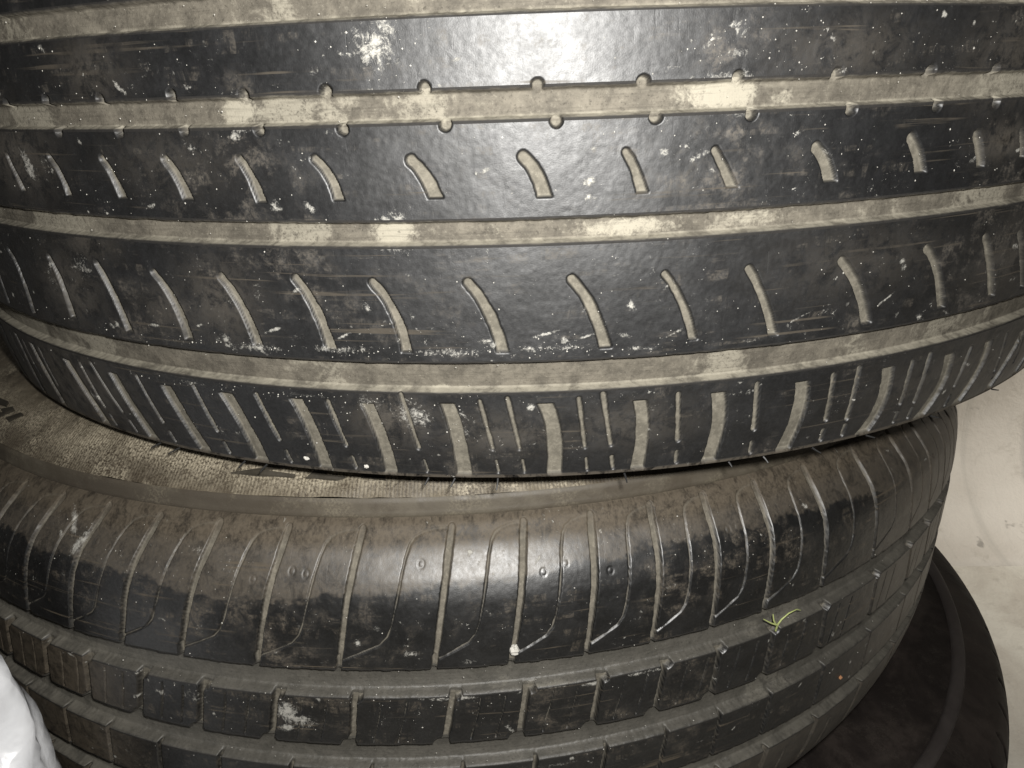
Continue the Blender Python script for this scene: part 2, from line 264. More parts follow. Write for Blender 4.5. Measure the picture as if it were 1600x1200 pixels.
class Field:
    """cuts and stains on a (theta, z) grid"""
    def __init__(s, th, z, R, seed):
        s.th, s.z, s.R = th, z, R; s.T, s.Z = np.meshgrid(th, z, indexing='ij')
        s.depth = np.zeros_like(s.T); s.mask = np.zeros_like(s.T); s.smear = np.zeros_like(s.T); s.film = np.zeros_like(s.T)
        X = s.T*R
        s.jit = (vnoise(X/.0011, s.Z/.0011, seed)*.6+vnoise(X/.0035, s.Z/.0035, seed+5))*.00013
    def win(s, t0, t1, z0, z1):
        i0, i1 = np.searchsorted(s.th[:s.nf], [t0, t1]) if hasattr(s, 'nf') else np.searchsorted(s.th, [t0, t1])
        zz = s.z; m = np.where((zz >= z0) & (zz <= z1))[0]
        if i1 <= i0 or len(m) == 0: return None
        return slice(i0, i1), slice(m[0], m[-1]+1)
    def stroke(s, pts, w, dep, wall=.0004, zcut=None, ztop=None, taper=None):
        pad = w/2+.002; R = s.R
        ts = [p[0] for p in pts]; zs = [p[1] for p in pts]
        W = s.win(min(ts)-pad/R, max(ts)+pad/R, min(zs)-pad, max(zs)+pad)
        if W is None: return
        X = s.T[W]*R; Z = s.Z[W]; d = np.full(X.shape, 9.)
        for a, b in zip(pts[:-1], pts[1:]): d = np.minimum(d, seg_dist(X, Z, a[0]*R, a[1], b[0]*R, b[1]))
        d = d+s.jit[W]
        hw = w/2
        if taper: hw = w/2*(taper[0]+(taper[1]-taper[0])*np.clip((Z-zs[0])/(zs[-1]-zs[0]+1e-9), 0, 1))
        if zcut is not None: d = np.maximum(d, (zcut-Z)+hw)
        if ztop is not None: d = np.maximum(d, (Z-ztop)+hw)
        k = 1-sstep(d, hw-wall, hw+.0001); f = 1-sstep(d, hw-.0005, hw-.0001)
        s.depth[W] = np.maximum(s.depth[W], k*dep); s.mask[W] = np.maximum(s.mask[W], f)
    def ring(s, t, z, r, w, dep):
        W = s.win(t-.01, t+.01, z-.003, z+.003)
        if W is None: return
        d = abs(np.hypot((s.T[W]-t)*s.R, s.Z[W]-z)-r); s.depth[W] = np.maximum(s.depth[W], dep*(1-sstep(d, w*.3, w)))
    def blob(s, t, z, st, sz, amt, ang=0):
        X = (s.T-t)*s.R; Y = s.Z-z; c, n = math.cos(ang), math.sin(ang)
        U = X*c+Y*n; V = -X*n+Y*c
        s.smear = np.maximum(s.smear, amt*np.exp(-((U/st)**2+(V/sz)**2)))

def rows(z0, z1, step=.00030):
    n = max(2, int(abs(z1-z0)/step)); return np.linspace(z0, z1, n+1)

def empty(name, T, label, cat):
    e = bpy.data.objects.new(name, None); COL.objects.link(e); e.matrix_world = T.matrix(); e['label'] = label; e['category'] = cat
    e.empty_display_size = .05; return e

def tread(T, parent, th, zr, segs, prof, F, mats, crown_sag=0):
    """cut the tread into ribs and grooves; segs = (name, z_hi, z_lo, material)"""
    xs = [p[0] for p in prof][::-1]; ys = [p[1] for p in prof][::-1]
    for name, zh, zl, mat in segs:
        m = np.where((zr <= zh+1e-7) & (zr >= zl-1e-7))[0]; z = zr[m]
        r = T.R+pchip(xs, ys, z)
        TT, ZZ = np.meshgrid(th, z, indexing='ij')
        dep = F.depth[:, m]; RR = r[None, :]-dep+F.jit[:, m]*.35
        P = T.local(TT, RR, ZZ); tc = np.stack([TT*T.R, ZZ, -dep], -1)
        grid_mesh(name, P, tc, F.mask[:, m], F.smear[:, m], mat, parent, film=F.film[:, m])

def sidewall(T, parent, name, th, pts, mat, ribs=None, smear=None):
    """pts: (dr, z) along the section, swept with a smooth curve"""
    p = np.array(pts, float); s = np.r_[0, np.cumsum(np.hypot(*np.diff(p, axis=0).T))]
    n = int(s[-1]/.0011)+2 if ribs is None else int(s[-1]/.0007)+2
    q = np.linspace(0, s[-1], n); dr = pchip(s, p[:, 0], q); z = pchip(s, p[:, 1], q)
    TT, DR = np.meshgrid(th, dr, indexing='ij'); ZZ = np.broadcast_to(z, TT.shape).copy(); G = np.zeros_like(TT); S = np.zeros_like(TT)
    if ribs: ZZ, DR, G = ribs(TT, DR, ZZ)
    if smear: S = smear(TT, DR, ZZ)
    P = T.local(TT, T.R+DR, ZZ); tc = np.stack([TT*T.R, DR, ZZ], -1)
    return grid_mesh(name, P, tc, G, S, mat, parent)

def cut_ring(F, z_hi, z_lo, dep, wall=.0007, round_=0.0):
    """a circumferential groove"""
    zc = (z_hi+z_lo)/2; hw = (z_hi-z_lo)/2
    d = abs(F.Z-zc)+F.jit*.9
    k = 1-sstep(d, hw-wall, hw+.0001)
    if round_: k = k*(1-round_*np.clip(d/hw, 0, 1)**2)
    F.film = np.maximum(F.film, (1-sstep(abs(F.Z-(z_lo+.0003)+F.jit), .0002, .0008)))
    F.depth = np.maximum(F.depth, k*dep); F.mask = np.maximum(F.mask, 1-sstep(d, hw-.0002, hw+.0002))

# ================================================================== SETTING
def plane(name, pts, mat, kind='structure', thick=None):
    me = bpy.data.meshes.new(name); me.from_pydata(pts, [], [tuple(range(len(pts)))]); me.materials.append(mat)
    o = bpy.data.objects.new(name, me); COL.objects.link(o); o['kind'] = kind; return o
k = NT('stained_plaster'); g = k.n('ShaderNodeTexCoord').outputs['Object']
big = k.noise(g, 5, 4, .6); mid = k.noise(g, 28, 6, .7, .5); drip = k.noise(k.scale(g, 26, 1, 1.4), 2.2, 5, .6, .3); spt = k.noise(g, 34, 3, .55)
c = k.mix(k.ramp(big, .3, .7), (.57, .53, .475), (.69, .65, .595))
c = k.mix(k.math('MULTIPLY', k.ramp(drip, .52, .72), .30), c, (.40, .385, .35))
c = k.mix(k.math('MULTIPLY', k.ramp(mid, .55, .72), .35), c, (.33, .30, .25))
c = k.mix(k.math('MULTIPLY', k.ramp(spt, .66, .74), .55), c, (.14, .13, .12))
gx = k.n('ShaderNodeSeparateXYZ'); k.put(gx.inputs[0], g); xx = k.math('ADD', gx.outputs[0], k.math('MULTIPLY', k.math('SUBTRACT', mid, .5), .012))
stp = k.math('MULTIPLY', k.ramp(xx, .692, .700), k.ramp(xx, .735, .722)); c = k.mix(k.math('MULTIPLY', stp, k.ramp(big, .3, .6, .12, .4)), c, (.30, .30, .29))
WALL = k.out(c, .85, k.bump(k.math('ADD', mid, k.math('MULTIPLY', k.noise(g, 160, 5, .6), .4)), .35, .006), .2)
k = NT('dusty_concrete'); g = k.n('ShaderNodeTexCoord').outputs['Object']
big = k.noise(g, 9, 5, .65, .6); mid = k.noise(g, 45, 6, .7)
c = k.mix(k.ramp(big, .35, .65), (.54, .50, .44), (.68, .65, .58)); c = k.mix(k.math('MULTIPLY', k.ramp(mid, .55, .7), .35), c, (.34, .31, .27))
CONC = k.out(c, .85, k.bump(k.math('ADD', mid, big), .4, .006), .25)
plane('floor', [(-3, -2, 0), (3, -2, 0), (3, .752, 0), (-3, .752, 0)], CONC)
wm = bpy.data.meshes.new('wall')
nx, nz = 120, 50; vs = []; fs = []
for j in range(nz+1):
    for i in range(nx+1):
        x = -3+6*i/nx; z = -.004+2.6*(j/nz)**2.2
        bulge = .004*math.exp(-((x-.715)/.02)**2) if z > 0 else 0
        z2 = z; fil = .15; yy = .900-bulge-(fil*(1-math.sqrt(max(0, 1-(1-max(z, 0)/fil)**2))) if z < fil else 0); vs.append((x, yy, z2))
for j in range(nz):
    for i in range(nx):
        a = j*(nx+1)+i; fs.append((a, a+1, a+nx+2, a+nx+1))
wm.from_pydata(vs, [], fs); wm.materials.append(WALL)
for p in wm.polygons: p.use_smooth = True
wo = bpy.data.objects.new('wall', wm); COL.objects.link(wo); wo['kind'] = 'structure'

# ================================================================== TYRE 1 (top)
R1, R2, R3 = .32, .305, .33
T1 = Tyre(R1, (0, .49676, 0), (0, 0), (.00138, .00171, .01061, -.00014), (-.00092, .00343), 0)
T2 = Tyre(R2, (-.04914, .48301, -.2), (.01417, .04784), (-.00111, .00157, -.00339, .00228), (.00186, .00393), -.2)
T2.bulge = .038            # the unmounted tyre sags out a little on its right side
T3 = Tyre(R3, (.02, .50, -.45), (0, .0), (0, 0, 0, 0), (0, 0), -.45)

RIB1 = rubber('worn_tread_rubber', 1, (.0012, .0013, .0016), (.052, .045, .036), (.108, .099, .080), .75, .53, speck=1.2, spec=.58, ior=1.62)
GRV1 = groove_mat('dusty_groove_floor', 2, (.060, .054, .044), (.120, .108, .087), (.195, .180, .145), spec=.12)
SID1 = sidewall_mat('dark_sidewall_rubber', 3, (.028, .025, .020), (.075, .064, .050), (.12, .10, .08), .6, .3)
RIB2 = rubber('brown_filmed_tread_rubber', 4, (.0028, .0028, .0028), (.076, .063, .047), (.108, .098, .079), .7, .45, speck=.9, spec=.55, ior=1.65, fspec=.60, lo_film=.45)
GRV2 = groove_mat('smooth_grey_groove', 5, (.050, .047, .040), (.075, .070, .060), (.105, .098, .082), pale_lo=.62, rough=.5, spec=.4)
STEP = sidewall_mat('brown_dust_band', 6, (.045, .037, .027), (.070, .060, .044), (.16, .14, .10), .6, .35)
SID2 = sidewall_mat('tan_dusty_sidewall', 7, (.040, .031, .021), (.108, .090, .063), (.29, .255, .19), .55, .9)
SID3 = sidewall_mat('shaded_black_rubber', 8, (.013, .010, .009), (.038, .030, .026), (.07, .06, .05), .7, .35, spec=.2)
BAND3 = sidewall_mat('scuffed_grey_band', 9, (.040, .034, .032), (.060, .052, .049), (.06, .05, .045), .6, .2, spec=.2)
LETTER = sidewall_mat('smooth_black_letter_rubber', 10, (.022, .019, .014), (.040, .034, .025), (.08, .07, .05), .5, .3)
SPEW = sidewall_mat('black_spew_rubber', 11, (.006, .006, .006), (.01, .01, .01), (.02, .02, .02), .5, 0)

th1 = thetas(math.radians(66), .0009); nf1 = int(np.argmax(np.diff(th1) > .01))+1
prof1 = [(.062, -.0125), (.050, -.0085), (.04, -.0012), (.0241, .0007), (.0176, .0006), (.0019, .0000), (-.0047, -.0001), (-.0283, -.0008), (-.0342, -.0009), (-.05, -.0014),
         (-.0668, -.0025), (-.0759, -.0038), (-.09, -.0055), (-.1000, -.0073), (-.1056, -.0085)]
E1 = [.062, .0247, .0170, .0026, -.0055, -.0276, -.0350, -.0661, -.0767, -.1056]
zr = np.unique(np.concatenate([rows(a, b) for a, b in zip(E1[:-1], E1[1:])]).round(9))[::-1]
F = Field(th1, zr, R1, 11); F.nf = nf1
cut_ring(F, .0241, .0176, .0026)
cut_ring(F, .0019, -.0047, .0024)
cut_ring(F, -.0283, -.0342, .0026)
cut_ring(F, -.0668, -.0759, .0030)
def extend(L, mirror_gap):
    """carry a measured row of sipes past both picture edges at the same pitch"""
    L = sorted(L, key=lambda a: a[0][0]); out = list(L); a, b = L[0], L[-1]
    for n in range(1, 9):
        for src, sg in ((a, -1), (b, 1)):
            out.append([[p[0]+sg*n*mirror_gap, p[1]] for p in src[:-1]]+[src[-1]])
    return out
for f in extend(FEAT['short'], .07):
    w = min(f[-1]*1.12, .0037); pts = curve3(f[:-1]); zc = pts[-1][1]; dt = (pts[-1][0]-pts[-3][0])/(pts[-1][1]-pts[-3][1]); pts = pts+[[pts[-1][0]-.002*dt, zc-.002]]
    F.stroke(pts, w, .0015, taper=(.8, 1.12), zcut=zc)
for f in extend(FEAT['long'], .07):
    w = min(f[-1], .0035); pts = curve3(f[:-1]); zc = pts[-1][1]; pts = pts+[[pts[-1][0]+.001, zc-.002]]; F.stroke(pts, w, .0016, taper=(.8, 1.05), zcut=zc)
for f in extend(FEAT['bar'], .075):
    w = min(f[-1], .0050); pts = curve3(f[:-1]); e = pts[-1]
    p0 = pts[0]; F.stroke([[p0[0]-.002, p0[1]+.003]]+pts+[[e[0]-.0004, -.1062]], w, .0014, taper=(.95, 1.1), ztop=p0[1])
for f in extend(FEAT['thin'], .05):
    w = min(f[-1], .0018); p = f[:-1]; F.stroke(p, w, .0011)
    if abs(p[0][0]) < .6:
        dx = (p[1][0]-p[0][0])*.25; F.stroke([[p[1][0]+dx, -.0995], [p[1][0]+dx*1.8, -.1035]], w*.8, .0012)
for f in FEAT['notchU']+FEAT['notchL']:
    t, z = f[0]; F.stroke([[t, z], [t+.0001, z]], .0032, .0028, wall=.0004)
# plaster dust smears and rub marks where the photograph shows them
for t, z, a, b, amt, ang in [(-.105, .0115, .0045, .0055, .95, .9), (-.095, .0150, .0025, .004, .8, .5), (.142, .011, .008, .003, .45, .3), (.155, .013, .004, .003, .6, 0), (.16, .0075, .006, .002, .5, 0),
        (-.225, -.0015, .0058, .0045, 1.3, 0), (.150, -.0010, .011, .0045, 1.3, 0), (.2, -.002, .004, .003, .8, 0), (-.105, -.031, .006, .0045, 1.4, 0), (.085, -.0315, .016, .0036, .9, 0), (.19, -.031, .012, .003, .8, 0), (-.02, -.0315, .004, .003, .5, 0),
        (-.30, .008, .004, .006, .4, 1.2), (-.27, -.010, .003, .002, .6, -.6), (-.33, .005, .003, .001, .9, -.7), (-.48, -.0155, .003, .006, .9, .4), (-.17, -.0245, .003, .0012, .8, -.6), (-.2, -.024, .002, .002, .8, 0),
        (-.16, -.0630, .012, .0016, 0.65, 0), (-.24, -.0640, .010, .0014, 0.72, 0), (-.06, -.0635, .013, .0018, 0.65, 0), (.02, -.0625, .016, .0016, 0.58, 0), (.10, -.0640, .010, .0012, 0.58, 0), (.2, -.0645, .010, .0012, 0.43, 0), (-.33, -.0645, .008, .0012, 0.43, 0),
        (-.22, -.058, .004, .0006, .9, .35), (-.155, -.059, .0035, .0006, .9, .45), (-.30, -.0585, .003, .0006, .7, .4), (.02, -.0585, .005, .0006, .8, .25), (.05, -.0600, .004, .0005, .8, .3), (.245, -.0590, .005, .0005, .8, .4), (.335, -.0570, .004, .0005, .8, .6), (.13, -.0600, .004, .0006, .7, .45),
        (-.26, -.049, .004, .006, .45, 1.3), (-.23, -.046, .003, .004, .5, .2), (-.13, -.050, .002, .002, .6, 0), (-.44, -.044, .006, .007, .55, 1.2), (-.50, -.050, .004, .006, .5, .2),
        (-.10, -.083, .007, .005, .75, -.6), (-.055, -.086, .003, .009, .55, .1), (-.14, -.080, .005, .003, .7, 0), (-.33, -.0785, .012, .0012, 0.58, 0), (-.2, -.0785, .008, .001, 0.50, 0), (.02, -.090, .004, .003, .35, 0), (.12, -.083, .004, .002, .5, 0), (.2, -.081, .006, .0015, .5, 0),
        (-.075, -.0755, .003, .0011, 1.4, 0), (-.45, -.014, .004, .003, .5, 0), (.24, -.016, .002, .004, .7, .8), (.05, -.012, .005, .0007, .5, .1)]:
    F.blob(t, z, a, b, amt, ang)
fade = sstep(F.Z, -.1052, -.1040); F.depth *= fade; F.mask = F.mask*fade; F.film = np.maximum(F.film, (1-sstep(F.Z, -.1050, -.1042))*1.3)
rc = random.Random(12)
for _ in range(95):
    t = rc.uniform(-.62, .62); z = rc.choice([rc.uniform(.004, .0165), rc.uniform(-.026, -.006), rc.uniform(-.066, -.036), rc.gauss(-.062, .002), rc.uniform(-.1, -.077)])
    F.blob(t, z, rc.uniform(.0006, .003), rc.uniform(.0005, .0016), rc.uniform(.5, 1.0), rc.choice([rc.uniform(-.3, .3), rc.uniform(.3, .6), rc.uniform(-.9, -.4)]))
for t, z, a, b, amt in [(-.36, .010, .012, .008, .55), (-.30, -.013, .02, .008, .35), (-.42, -.036, .012, .006, .6), (-.27, -.050, .012, .012, .6), (-.47, -.052, .016, .012, .65), (-.33, -.055, .012, .008, .5), (-.12, -.085, .012, .008, .7), (-.02, -.090, .022, .007, .5), (.10, -.088, .02, .008, .4),
        (.25, .008, .02, .007, .4), (.42, .004, .02, .012, .5), (.44, -.016, .012, .005, .8), (.30, -.045, .03, .01, .3), (.50, -.05, .02, .012, .5), (-.55, -.09, .04, .02, .7), (.5, -.09, .05, .012, .4), (-.5, -.012, .02, .012, .7)]:
    F.film = np.maximum(F.film, amt*np.exp(-(((F.T-t)*R1/a)**2+((F.Z-z)/b)**2)))
tyre1 = empty('car_tyre', T1, 'top tyre of the stack, worn tread with four pale dusty grooves and slanted sipes', 'tyre')
tread(T1, tyre1, th1, zr, [('shoulder_rib', E1[0], E1[1], RIB1), ('tread_groove', E1[1], E1[2], GRV1), ('tread_rib', E1[2], E1[3], RIB1), ('tread_groove', E1[3], E1[4], GRV1),
      ('tread_rib', E1[4], E1[5], RIB1), ('tread_groove', E1[5], E1[6], GRV1), ('tread_rib', E1[6], E1[7], RIB1), ('tread_groove', E1[7], E1[8], GRV1), ('shoulder_rib', E1[8], E1[9], RIB1)], prof1, F, None)
ths = thetas(math.radians(74), .004)
sidewall(T1, tyre1, 'sidewall', ths, [(-.0085, -.1056), (-.0096, -.1060), (-.0125, -.1064), (-.020, -.1082), (-.03, -.1102), (-.05, -.112), (-.07, -.111), (-.09, -.106), (-.104, -.096)], SID1)
sidewall(T1, tyre1, 'sidewall', ths, [(-.0125, .062), (-.018, .066), (-.027, .071), (-.04, .0755), (-.055, .077), (-.075, .075), (-.09, .068), (-.104, .056)], SID1)
for sg, zb in ((1, -.096), (-1, .056)):
    sidewall(T1, tyre1, 'bead', ths, [(-.104, zb), (-.110, zb+sg*.003), (-.113, zb+sg*.009), (-.110, zb+sg*.016), (-.103, zb+sg*.018)], SID1)
sidewall(T1, tyre1, 'inner_liner', ths, [(-.103, -.078), (-.085, -.093), (-.06, -.100), (-.035, -.097), (-.018, -.085), (-.012, -.05), (-.011, -.02), (-.013, .02), (-.02, .045), (-.04, .062), (-.065, .063), (-.09, .052), (-.103, .038)], SID1)
def spew(T, parent, t, r, z, d, L, rad=.00042):
    """moulding whisker: a thin bent rod standing off the rubber"""
    m = T.matrix().inverted(); a = m @ Vector(T.world(t, r, z)[0] if np.ndim(t) else T.world(np.array([t]), r, z)[0])
    d = (m.to_3x3() @ Vector(d)).normalized(); sid = d.orthogonal().normalized(); s2 = d.cross(sid)
    vs = []; fs = []
    for i in range(5):
        c = a+d*(L*i/4)+sid*(L*.12*(i/4)**2); rr = rad*(1-.35*i/4)
        for j in range(6): vs.append(c+sid*rr*math.cos(j*math.pi/3)+s2*rr*math.sin(j*math.pi/3))
    for i in range(4):
        for j in range(6): fs.append((i*6+j, i*6+(j+1) % 6, i*6+6+(j+1) % 6, i*6+6+j))
    fs += [tuple(range(5, -1, -1)), tuple(range(24, 30))]
    me = bpy.data.meshes.new('vent_spew'); me.from_pydata([tuple(v) for v in vs], [], fs); me.materials.append(SPEW)
    o = bpy.data.objects.new('vent_spew', me); COL.objects.link(o); o.parent = parent
for t, dx, L in [(-.415, -.5, .0055), (-.385, -.6, .0065), (-.295, -.45, .0050), (-.268, -.4, .0052), (-.093, -.25, .0040), (-.067, -.25, .0048), (-.025, .0, .0058), (.098, .15, .0048), (.205, .3, .0030), (.243, .35, .0038), (.300, .5, .0050), (.37, .6, .0045), (.47, .6, .0045), (.60, .8, .0040), (.755, .9, .004)]:
    spew(T1, tyre1, t, R1-.0092, -.1064, (math.sin(t)+dx*.8, -math.cos(t)*.55, -.45 if abs(t) < .35 else -.2), L*.62, .00034)

# ================================================================== TYRE 2 (middle)
th2 = thetas(math.radians(68), .0010); nf2 = int(np.argmax(np.diff(th2) > .01))+1
prof2 = [(-.146, -.0196), (-.1475, -.0172), (-.1505, -.0148), (-.157, -.0094), (-.1625, -.0055), (-.170, -.0027), (-.180, -.0012), (-.1925, -.0004), (-.205, 0), (-.224, 0), (-.26, -.0003), (-.275, -.0016), (-.288, -.0042), (-.300, -.0090), (-.308, -.0145), (-.3125, -.0196)]
E2 = [-.146, -.1918, -.2040, -.2231, -.2360, -.2540, -.2662, -.3125]
zr2 = np.unique(np.concatenate([rows(a, b, .00034) for a, b in zip(E2[:-1], E2[1:])]).round(9))[::-1]
G = Field(th2, zr2, R2, 23); G.nf = nf2
cut_ring(G, -.1924, -.2034, .0046, wall=.0011, round_=.25)
cut_ring(G, -.2238, -.2353, .0048, wall=.0012, round_=.25)
cut_ring(G, -.2546, -.2656, .0046, wall=.0012, round_=.25)
TK = sorted(FEAT['thick2'], key=lambda a: a[0][0]); gap = .083
for n in range(1, 9):
    TK.append([[p[0]+gap, p[1]] for p in (TK[-1][:-1])]+[TK[-1][-1]])
TK = [[[a[0][0]+(0 if abs(a[0][0]) < .62 else 0), a[0][1]]]+a[1:] for a in TK]
TK = [[[a[1][0]+float(np.interp(a[1][0], [-.45, -.1, .2, .5, .7], [.021, .011, .007, .000, -.004])), -.1487], [a[1][0], -.164], [a[2][0], -.1925]]+[.0028] for a in TK]
for n in range(1, 9):
    TK.insert(0, [[p[0]-gap, p[1]] for p in TK[0][:-1]]+[TK[0][-1]])
for i, f in enumerate(TK):
    c = curve3(f[:-1]); G.stroke(c, .0028, .0018, taper=(1.0, .72))
    e = c[-1]; G.stroke([[e[0], -.188], [e[0]-.002, -.197]], .0016, .0022)
    if i+1 < len(TK):
        g2 = curve3(TK[i+1][:-1]); a0 = c; jl = .5
        def at(t, z):
            za = [q[1] for q in a0][::-1]; ta = [q[0] for q in a0][::-1]; tb = [q[0] for q in g2][::-1]
            return [float(np.interp(z, za, ta)*(1-t)+np.interp(z, za, tb)*t), z]
        pl = [at(1, -.1490), at(.93, -.1486), at(.80, -.1488), at(.69, -.1495), at(.61, -.1506), at(.565, -.1525), at(.54, -.156), at(.53, -.160), at(.52, -.168), at(.50, -.176), at(.47, -.1800), at(.40, -.1828), at(.20, -.1860), at(.03, -.1885)]
        G.stroke(pl[:6], .0011, .0005, wall=.0004); G.stroke(pl[5:], .0008, .0008, wall=.0003)
LT = sorted(FEAT['lat2'], key=lambda a: a[0][0])
LT = [[[a[0][0], -.2025], [a[1][0], -.2245]]+[a[-1]] for a in LT]
for n in range(1, 8):
    LT.append([[p[0]+.09, p[1]] for p in LT[-1][:-1]]+[LT[-1][-1]]); LT.insert(0, [[p[0]-.085, p[1]] for p in LT[0][:-1]]+[LT[0][-1]])
for f in LT:
    a, b = f[0], f[1]; w = .0026
    G.stroke([a, b], w, .0032)
    G.stroke([[b[0]-.003, -.2240], [b[0]-.0035, -.2243]], w*2.2, .0030); G.stroke([[a[0]+.002, -.2030], [a[0]+.0022, -.2032]], w*1.9, .0030)
    G.stroke([[b[0]+.02, -.2358+.001], [b[0]+.012, -.2545]], .0018, .0028)
    for q in (.35, .68):
        t0 = a[0]+.085*q; G.stroke([[t0, -.2055], [t0-.004, -.2125], [t0-.012, -.2225]], .0006, .0010, wall=.0003)
    G.stroke([[b[0]+.03, -.2662], [b[0]+.02, -.29], [b[0]+.03, -.311]], .0030, .0028)
    G.stroke([[b[0]+.07, -.272], [b[0]+.062, -.29], [b[0]+.07, -.305]], .0009, .0012)
rng = random.Random(4)
for i in range(len(TK)-1):
    for q in range(rng.choice([0, 1, 1, 2])):
        t = TK[i][1][0]+(TK[i+1][1][0]-TK[i][1][0])*rng.uniform(.12, .45 if q else .9); G.ring(t, -.157-rng.uniform(0, .010), .0010, .0004, .00020)
for t, z, a, b, amt, ang in [(-.40, -.1545, .006, .0016, 1.0, -.9), (-.38, -.160, .002, .005, .9, -.5), (-.21, -.156, .003, .0015, .6, 0), (-.12, -.181, .006, .004, .35, 0), (.0, -.177, .003, .002, .5, 0), (.08, -.158, .010, .004, .30, 0), (.14, -.155, .008, .003, .3, 0),
        (-.22, -.209, .008, .004, .5, 0), (-.105, -.211, .005, .006, 1.0, .6), (-.09, -.214, .006, .004, .8, -.4), (-.11, -.218, .004, .002, .9, 0), (.08, -.2045, .010, .0012, .9, 0), (.19, -.2035, .018, .0010, .8, 0), (.30, -.2045, .012, .0010, .8, 0), (.24, -.205, .006, .001, .9, 0), (.10, -.190, .003, .002, .6, 0),
        (.04, -.186, .004, .002, .5, 0), (.19, -.158, .004, .002, .4, 0), (-.35, -.178, .005, .006, .3, 0), (.34, -.158, .004, .003, .45, 0), (.02, -.240, .03, .0012, .5, 0), (.2, -.239, .02, .0012, .5, 0), (.6, -.262, .02, .003, .5, .2)]:
    G.blob(t, z, a, b, amt, ang)
for _ in range(80):
    t = rc.uniform(-.5, .85); z = rc.choice([rc.uniform(-.19, -.152), rc.uniform(-.223, -.204), rc.uniform(-.253, -.236), rc.gauss(-.2045, .0006)])
    G.blob(t, z, rc.uniform(.0006, .003), rc.uniform(.0004, .0014), rc.uniform(.5, 1.0), rc.uniform(-1.2, 1.2))
bz = np.interp(G.T, [-1.3, -.505, -.4, -.3, -.21, -.118, -.028, .114, .221, .363, .528, .628, .75, 1.3], [-.163, -.163, -.1643, -.1645, -.1685, -.1681, -.1661, -.1625, -.1605, -.1586, -.160, -.1628, -.168, -.168])
bz = bz+vnoise(G.T*40, G.Z*0+.5, 77)*.0016+vnoise(G.T*160, G.Z*700, 78)*.0011+vnoise(G.T*420, G.Z*1500, 79)*.0006
G.film = sstep(G.Z, bz-.0007, bz+.0012)*(.62+.38*sstep(G.Z, -.158, -.149))
fd = 1-.75*sstep(G.Z, -.1545, -.1490); G.mask *= fd; G.depth *= .35+.65*fd
G.film = np.maximum(G.film, (G.Z < -.262)*.5)
G.film = np.maximum(G.film, sstep(G.T, -.26, -.42)*(G.Z < -.2)*.9); G.film = np.maximum(G.film, sstep(G.T, .62, .85)*.7)
tyre2 = empty('car_tyre', T2, 'middle tyre of the stack, brown dusty sidewall above hooked shoulder sipes and smooth grey grooves', 'tyre')
tread(T2, tyre2, th2, zr2, [('shoulder_rib', E2[0], E2[1], RIB2), ('tread_groove', E2[1], E2[2], GRV2), ('tread_rib', E2[2], E2[3], RIB2), ('tread_groove', E2[3], E2[4], GRV2),
      ('tread_rib', E2[4], E2[5], RIB2), ('tread_groove', E2[5], E2[6], GRV2), ('shoulder_rib', E2[6], E2[7], RIB2)], prof2, G, None)
thf = thetas(math.radians(70), .00085)
def hatch(TT, DR, ZZ):
    """fine radial moulding lines in the ring just inside the step"""
    rr = R2+DR; band = sstep(rr, .266, .269)*(1-sstep(rr, .2832, .2845))
    z = ZZ+band*.00005*np.sin(TT*2*np.pi/.0046)+vnoise(TT*60, rr*400, 3)*.0003+vnoise(TT*14, rr*120, 6)*.0004
    g = band*.35*(np.sin(TT*2*np.pi/.0046) < -.4)
    return z, DR, g
def smear2(TT, DR, ZZ):
    rr = R2+DR
    s = np.exp(-((rr-.2755)/.007)**2)*(.85+.5*vnoise(TT*26, rr*150, 9))*(1-sstep(TT, .10, .35))
    return np.clip(s, 0, 1)
sidewall(T2, tyre2, 'shoulder_band', thf, [(-.0196, -.146), (-.0192, -.1455), (-.0195, -.1449), (-.0199, -.1425), (-.0203, -.1403), (-.0210, -.1395)], STEP)
sidewall(T2, tyre2, 'sidewall', thf, [(-.0210, -.1395), (-.030, -.1310), (-.040, -.1245), (-.055, -.1195), (-.070, -.119), (-.085, -.123), (-.097, -.132), (-.102, -.140)], SID2, ribs=hatch, smear=smear2)
sidewall(T2, tyre2, 'sidewall', ths, [(-.0196, -.3125), (-.024, -.3165), (-.034, -.3225), (-.048, -.3265), (-.065, -.327), (-.08, -.321), (-.095, -.309), (-.102, -.300)], SID2)
for sg, zb in ((-1, -.140), (1, -.300)):
    sidewall(T2, tyre2, 'bead', ths, [(-.102, zb), (-.107, zb+sg*.003), (-.110, zb+sg*.009), (-.107, zb+sg*.015), (-.100, zb+sg*.017)], SID1)
sidewall(T2, tyre2, 'inner_liner', ths, [(-.100, -.157), (-.085, -.143), (-.06, -.134), (-.035, -.146), (-.020, -.17), (-.012, -.20), (-.011, -.23), (-.013, -.26), (-.02, -.29), (-.04, -.311), (-.065, -.312), (-.09, -.300), (-.100, -.283)], SID1)
